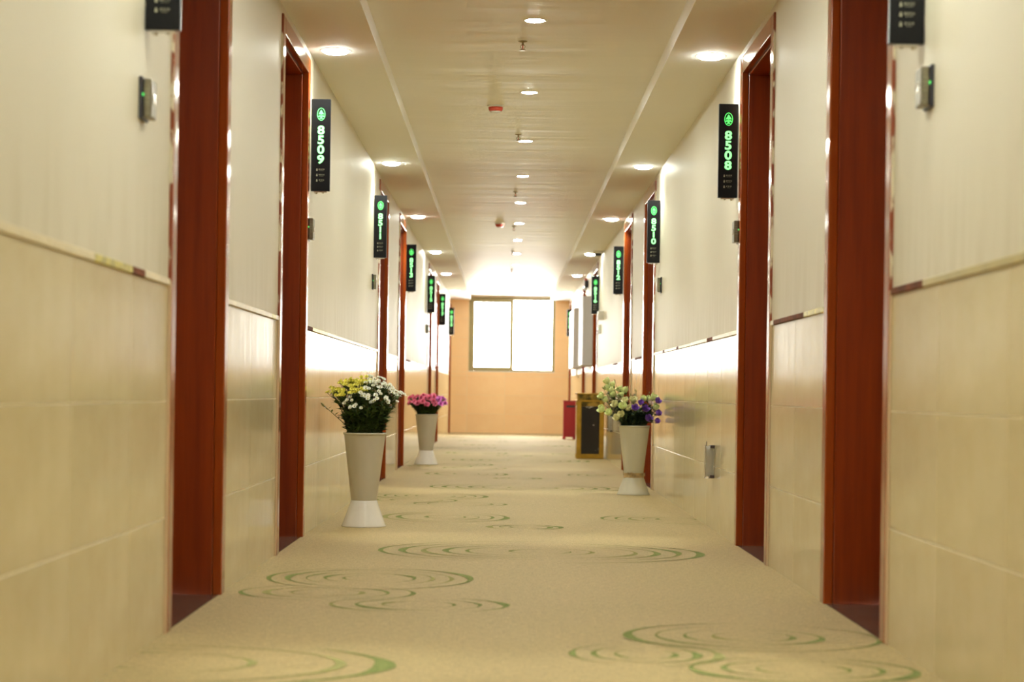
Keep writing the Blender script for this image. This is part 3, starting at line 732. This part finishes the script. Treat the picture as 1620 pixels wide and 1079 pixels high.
VA = (-0.657, 8.80); VB = (-0.69, 16.45); VC = (0.82, 11.93)
bucket(*VA, M['vase_cup'], M['vase_foot'], 'grey flower bucket on white foot, nearest on the left, holding white and yellow flowers')
bucket(*VB, M['vase_cup'], M['vase_foot'], 'grey flower bucket on white foot, farther left, holding pink flowers')
bucket(*VC, M['vase_cup_pale'], M['vase_foot_dull'], 'pale bucket with brown tape round its waist, against the right wall', tape=True)

# ------------------------------------------------------------------ flowers
def petal_patch(bm, rot, length, width, lift, curl, base_r, nseg=3, mi=0, frill=0.0, r_=rnd):
    """one cupped petal growing from the axis; lift = elevation angle, curl bends it inward (+) or outward (-)"""
    rows = []; ang = lift; p = Vector((base_r, 0, 0))
    for k in range(nseg + 1):
        tt = k / nseg; w = width * math.sin(math.pi * (0.16 + 0.72 * tt)) ** 0.8
        row = []
        for j in (-1, 0, 1):
            bend = -abs(j) * 0.0 + (abs(j) * w * 0.22)
            q = p + Vector((-bend * math.sin(ang) * 0.8, j * w / 2, bend * math.cos(ang) * 0.8 + (r_.uniform(-frill, frill) if k == nseg else 0)))
            row.append(bm.verts.new(Matrix.Rotation(rot, 3, 'Z') @ q))
        rows.append(row); ang += curl / nseg
        p = p + Vector((math.cos(ang), 0, math.sin(ang))) * (length / nseg)
    for a, b_ in zip(rows, rows[1:]):
        for j in range(2):
            f = bm.faces.new((a[j], a[j + 1], b_[j + 1], b_[j])); f.smooth = True; f.material_index = mi
def daisy(mat, seed):
    r_ = random.Random(seed); bm = bmesh.new()
    for ring, (n, L, lift) in enumerate(((10, 1.0, 0.15), (8, 0.75, 0.6))):
        for i in range(n): petal_patch(bm, 2 * math.pi * (i + 0.5 * ring) / n + r_.uniform(-.1, .1), L, 0.5, lift + r_.uniform(-.15, .15), 0.5, 0.1, 2, 0, 0, r_)
    lathe(bm, [(0.32, 0.05), (0.28, 0.22), (0.12, 0.32)], 8, mi=1)
    return mesh('blossom', bm, [mat, M['daisy_eye']])
def carnation(mat, seed):
    r_ = random.Random(seed); bm = bmesh.new()
    for ring, (n, L, lift, c) in enumerate(((8, 1.05, 0.1, 0.1), (8, 0.95, 0.5, 0.1), (7, 0.85, 0.9, 0.1), (5, 0.75, 1.25, 0.1))):
        for i in range(n): petal_patch(bm, 2 * math.pi * (i + 0.5 * ring) / n + r_.uniform(-.15, .15), L, 0.75, lift + r_.uniform(-.2, .2), c, 0.05, 3, 0, 0.12, r_)
    lathe(bm, [(0.12, -0.9), (0.24, -0.75), (0.28, -0.2), (0.2, 0.1)], 8, mi=1)
    return mesh('bloom', bm, [mat, M['leaf_mid']])
def rose(mat, seed, openness=0.5):
    r_ = random.Random(seed); bm = bmesh.new()
    for ring, (n, L, lift, c, br) in enumerate(((5, 1.5, 0.55 - 0.35 * openness, 1.0, 0.15), (5, 1.35, 0.95 - 0.35 * openness, 0.9, 0.12), (4, 1.2, 1.25 - 0.3 * openness, 0.75, 0.08), (3, 1.0, 1.45 - 0.2 * openness, 0.5, 0.04))):
        for i in range(n): petal_patch(bm, 2 * math.pi * (i + 0.5 * ring) / n + r_.uniform(-.2, .2), L, 1.25 * L / 1.5, lift, c, br, 4, 0, 0.05, r_)
    lathe(bm, [(0.10, -0.35), (0.22, -0.2), (0.30, 0.1)], 8, mi=1)
    return mesh('bloom', bm, [mat, M['leaf_mid']])
def budm(seed):
    bm = bmesh.new(); lathe(bm, [(0.12, -1.0), (0.42, -0.55), (0.5, 0.1), (0.32, 0.9), (0.06, 1.5)], 8)
    return mesh('bud', bm, M['bud'], True)
def leaf(bm, p, d, L, w, mi=0, r_=rnd):
    d = Vector(d).normalized(); side = d.cross(Vector((r_.uniform(-.4, .4), r_.uniform(-.4, .4), 1))).normalized(); up = side.cross(d)
    p = Vector(p)
    a = bm.verts.new(p); b1 = bm.verts.new(p + d * L * 0.45 + side * w / 2 + up * w * 0.15); b2 = bm.verts.new(p + d * L * 0.45 - side * w / 2 + up * w * 0.15)
    m_ = bm.verts.new(p + d * L * 0.5 - up * 0.0); c = bm.verts.new(p + d * L - up * L * 0.18)
    for f in ((a, m_, b1), (a, b2, m_), (b1, m_, c), (m_, b2, c)):
        bm.faces.new(f).material_index = mi
def bez(p0, p1, p2, n=7):
    return [Vector(p0) * (1 - t_) ** 2 + Vector(p1) * 2 * t_ * (1 - t_) + Vector(p2) * t_ * t_ for t_ in [i / n for i in range(n + 1)]]
def orient(dirv):
    return Vector(dirv).normalized().to_track_quat('Z', 'Y').to_euler()
def spray(V, tip, name, label, cat, group, blooms, leafmat, nleaf, leafsize, r_, xlim=None):
    """one cut stem standing in the bucket; blooms: list of (mesh, part name, offset from the tip, radius)"""
    tip = Vector(tip); hr = math.hypot(tip.x, tip.y) + 1e-6
    k = min(1.0, 0.045 / hr); base = Vector((tip.x * k * 0.8, tip.y * k * 0.8, 0.15))
    rimk = min(0.75, 0.078 / hr); rim = Vector((tip.x * rimk, tip.y * rimk, 0.46))
    e = tagp(empty(name, (V[0] + base.x, V[1] + base.y, base.z)), label, cat, group)
    O = base
    mid = base.lerp(rim, 0.5)
    path = [Vector((0, 0, 0)), rim - O] + [q - O for q in bez(rim, (tip.x * 0.7, tip.y * 0.7, rim.z + (tip.z - rim.z) * 0.55), tip, 5)[1:]]
    bm = bmesh.new(); tube(bm, path, 0.0022, 5, 0.0014)
    for me, pn, off, rad in blooms:
        off = Vector(off)
        if off.length > 0.004:
            st = path[-2]; tube(bm, [st, (st + tip - O + off) / 2 + Vector((0, 0, -0.004)), tip - O + off], 0.0011, 4)
    link('stem', mesh('stem', bm, M['stem']), e)
    bm = bmesh.new(); up = [path[1] - Vector((0, 0, 0.04))] + path[1:]
    for i in range(nleaf):
        t_ = r_.random() ** 1.1 * (len(up) - 1.001) * (0.88 if blooms else 1); a = int(t_); p = up[a].lerp(up[a + 1], t_ - a)
        an = r_.uniform(0, 2 * math.pi); d = Vector((math.cos(an), math.sin(an), r_.uniform(0.2, 1.2)))
        L = leafsize * r_.uniform(0.6, 1.25)
        wx = V[0] + O.x + p.x + d.normalized().x * L
        if xlim and not (xlim[0] < wx < xlim[1]): continue
        z_ = O.z + p.z
        rr = math.hypot(O.x + p.x + d.normalized().x * L, O.y + p.y + d.normalized().y * L)
        if z_ < 0.445 and rr > 0.088: continue
        leaf(bm, p, d, L, L * 0.42, 0, r_)
    if bm.faces:
        o = link('foliage', mesh('foliage', bm, leafmat), e); o['kind'] = 'stuff'
    else: bm.free()
    for me, pn, off, rad in blooms:
        off = Vector(off); pos = tip - O + off
        if xlim:
            wx = V[0] + tip.x + off.x
            if wx + rad > xlim[1]: pos.x -= wx + rad - xlim[1]
            if wx - rad < xlim[0]: pos.x += xlim[0] - (wx - rad)
        d = Vector((tip.x + off.x * 2, tip.y + off.y * 2 - 0.11, 0.13 + r_.uniform(0, 0.1)))
        o = link(pn, me, e, pos, orient(d)); o.scale = (rad,) * 3
    return e

def where(p): return ('front ' if p[1] < 0 else 'rear ') + ('left' if p[0] < -0.055 else ('right' if p[0] > 0.055 else 'middle'))
# near left: white and yellow spray chrysanthemums
wd_ = [daisy(M['white_petal'], s) for s in range(3)]; yd_ = [daisy(M['yellow_petal'], 10 + s) for s in range(3)]
r_ = random.Random(5)
tips = []
for i in range(58):
    ga = i * 2.39996; rho = math.sqrt((i + 0.5) / 58)
    x = rho * math.cos(ga) * 0.168; y = rho * math.sin(ga) * 0.155
    z = 0.688 - 0.075 * rho * rho + r_.uniform(-0.022, 0.014)
    if y < -0.05: z -= r_.uniform(0, 0.05)
    tips.append((x, y, z))
for i, tp in enumerate(tips):
    yellow = (-0.17 < tp[0] < 0.005) and tp[1] > -0.11 and tp[2] > 0.615
    ms = yd_ if yellow else wd_
    nb = r_.randint(6, 8) if yellow else r_.randint(3, 5)
    bl = []
    for b_ in range(nb):
        an = r_.uniform(0, 6.28); rr = 0.0 if b_ == 0 else r_.uniform(0.010, 0.028)
        bl.append((r_.choice(ms), 'blossom', (rr * math.cos(an), rr * math.sin(an), r_.uniform(-0.014, 0.008)), r_.uniform(0.0092, 0.0130)))
    spray(VA, tp, 'chrysanthemum_spray', 'small %s chrysanthemum spray, %s of the near left grey bucket' % ('yellow' if yellow else 'white', where(tp)), 'flower',
          ('yellow' if yellow else 'white') + ' chrysanthemum sprays in the near left bucket', bl, M['leaf'], 60, 0.033, r_, (-XL + 0.01, 1))
spray(VA, (-0.195, -0.03, 0.565), 'drooping_spray', 'faded drooping flower stem at the left edge of the near left bucket', 'flower', None, [(budm(1), 'bud', (0, 0, 0), 0.011), (wd_[0], 'blossom', (0.012, 0.0, -0.01), 0.006)], M['leaf'], 6, 0.02, r_, (-XL + 0.01, 1))
spray(VA, (0.150, -0.05, 0.585), 'drooping_spray', 'single low daisy stem at the right edge of the near left bucket', 'flower', None, [(wd_[1], 'blossom', (0, 0, 0), 0.010), (budm(2), 'bud', (-0.006, 0, -0.012), 0.005)], M['leaf'], 5, 0.02, r_)

# farther left: pink carnations
pc = [carnation(M['pink_petal'], s) for s in range(4)]; mc = [carnation(M['magenta_petal'], 20 + s) for s in range(3)]
r_ = random.Random(8)
for i in range(44):
    ga = i * 2.39996 + 0.4; rho = math.sqrt((i + 0.5) / 44)
    x = rho * math.cos(ga) * 0.175; y = rho * math.sin(ga) * 0.15
    x = max(x, -0.16)
    z = 0.598 - 0.055 * rho ** 3 + r_.uniform(-0.018, 0.01) - (r_.uniform(0, 0.04) if y < -0.06 else 0)
    mag = x > 0.085
    spray(VB, (x, y, z), 'carnation', '%s frilled carnation, %s of the farther left grey bucket' % ('magenta' if mag else 'pink', where((x, y))), 'flower',
          ('magenta' if mag else 'pink') + ' carnations in the farther left bucket', [(r_.choice(mc if mag else pc), 'bloom', (0, 0, 0), r_.uniform(0.023, 0.029))],
          M['leaf'], 34, 0.042, r_, (-XL + 0.01, 1))

# right: lisianthus, greenish white and violet
gw = [rose(M['greenwhite_petal'], s, 0.25 + 0.2 * s) for s in range(3)] + [rose(M['cream_petal'], 7, 0.8), rose(M['cream_petal'], 8, 0.5)]
pu = [rose(M['purple_petal'], 30 + s, 0.4 + 0.3 * s) for s in range(3)]; bl_ = [rose(M['blush_petal'], 40, 0.6)]
bd = budm(4)
WH = [(-0.161, 0.723), (-0.127, 0.703), (-0.162, 0.684), (-0.135, 0.665), (-0.199, 0.634), (-0.127, 0.638), (-0.174, 0.608), (-0.076, 0.634), (-0.085, 0.675), (-0.052, 0.663), (-0.056, 0.604), (-0.008, 0.604), (-0.120, 0.582), (-0.198, 0.549), (-0.074, 0.564), (-0.085, 0.519), (-0.155, 0.527), (-0.041, 0.553), (0.055, 0.612), (0.085, 0.615), (0.114, 0.623), (0.120, 0.564), (-0.115, 0.497)]
BS = [(0.092, 0.586), (0.077, 0.534), (0.125, 0.542)]
PU = [(0.029, 0.586), (0.133, 0.599), (-0.004, 0.553), (0.134, 0.523), (0.077, 0.486), (0.059, 0.549), (0.128, 0.472)]
BD = [(-0.229, 0.612), (-0.201, 0.682), (-0.190, 0.688), (-0.105, 0.682), (0.004, 0.671), (0.013, 0.664), (-0.022, 0.642), (0.089, 0.657), (-0.126, 0.734)]
r_ = random.Random(12)
def rank(lst, i):
    k = sorted(range(len(lst)), key=lambda j: -lst[j][1]).index(i)
    return 'highest' if k == 0 else ('lowest' if k == len(lst) - 1 else ORD[k] + ' highest')
def depth(x, z): return -0.15 + 0.30 * max(0, min(1, (z - 0.48) / 0.24)) + r_.uniform(-0.03, 0.03)
for i, (x, z) in enumerate(WH):
    cream = i in (10, 11, 12, 15, 17, 22)
    spray(VC, (x, depth(x, z) * (0.6 if abs(x) > 0.15 else 0.9), z - 0.02), 'lisianthus', rank(WH, i) + ' of the greenish white lisianthus in the taped right bucket', 'flower', 'greenish white lisianthus in the right bucket',
          [(gw[3 + i % 2] if cream else gw[i % 3], 'bloom', (0, 0, 0), r_.uniform(0.026, 0.032))], M['leaf_deep'], 18, 0.045, r_, (-1, XR - 0.01))
for i, (x, z) in enumerate(PU):
    spray(VC, (x, -0.10 + r_.uniform(-.03, .03), z - 0.012), 'lisianthus', rank(PU, i) + ' of the violet lisianthus in the taped right bucket', 'flower', 'violet lisianthus in the right bucket',
          [(pu[i % 3], 'bloom', (0, 0, 0), 0.028 if i == 4 else r_.uniform(0.021, 0.025))], M['leaf_deep'], 18, 0.045, r_, (-1, XR - 0.01))
for i, (x, z) in enumerate(BS):
    spray(VC, (x, -0.06 + 0.02 * i, z - 0.012), 'lisianthus', rank(BS, i) + ' of the pale blush lisianthus among the violet ones, right bucket', 'flower', 'blush lisianthus in the right bucket',
          [(bl_[0], 'bloom', (0, 0, 0), 0.019)], M['leaf_deep'], 18, 0.045, r_, (-1, XR - 0.01))
for i, (x, z) in enumerate(BD):
    spray(VC, (x, r_.uniform(-.06, .06), z - 0.008), 'lisianthus_bud_stem', rank(BD, i) + ' of the thin lisianthus stems with closed bud, right bucket', 'flower', 'budded stems in the right bucket',
          [(bd, 'bud', (0, 0, 0), 0.0075 if i else 0.011)], M['leaf_deep'], 8, 0.03, r_, (-1, XR - 0.01))
for V, mt, wh, w2, nn in ((VA, M['leaf'], 'near left bucket', 'near left', 22), (VB, M['leaf'], 'farther left bucket', 'farther left', 20), (VC, M['leaf_deep'], 'right bucket', 'right', 20)):
    for i in range(nn):       # short leafy greens filling the mouth of the bucket
        an = i * 2.4; rr = 0.02 + 0.095 * math.sqrt((i + .5) / nn)
        spray(V, (rr * math.cos(an), rr * math.sin(an), 0.485 + r_.uniform(0, 0.05)), 'leafy_stem', 'short dark leafy stem filling the mouth of the ' + wh, 'foliage stem', 'leafy stems in the ' + wh,
              [], mt, 70, 0.042, r_, (-XL + 0.01, XR - 0.01))
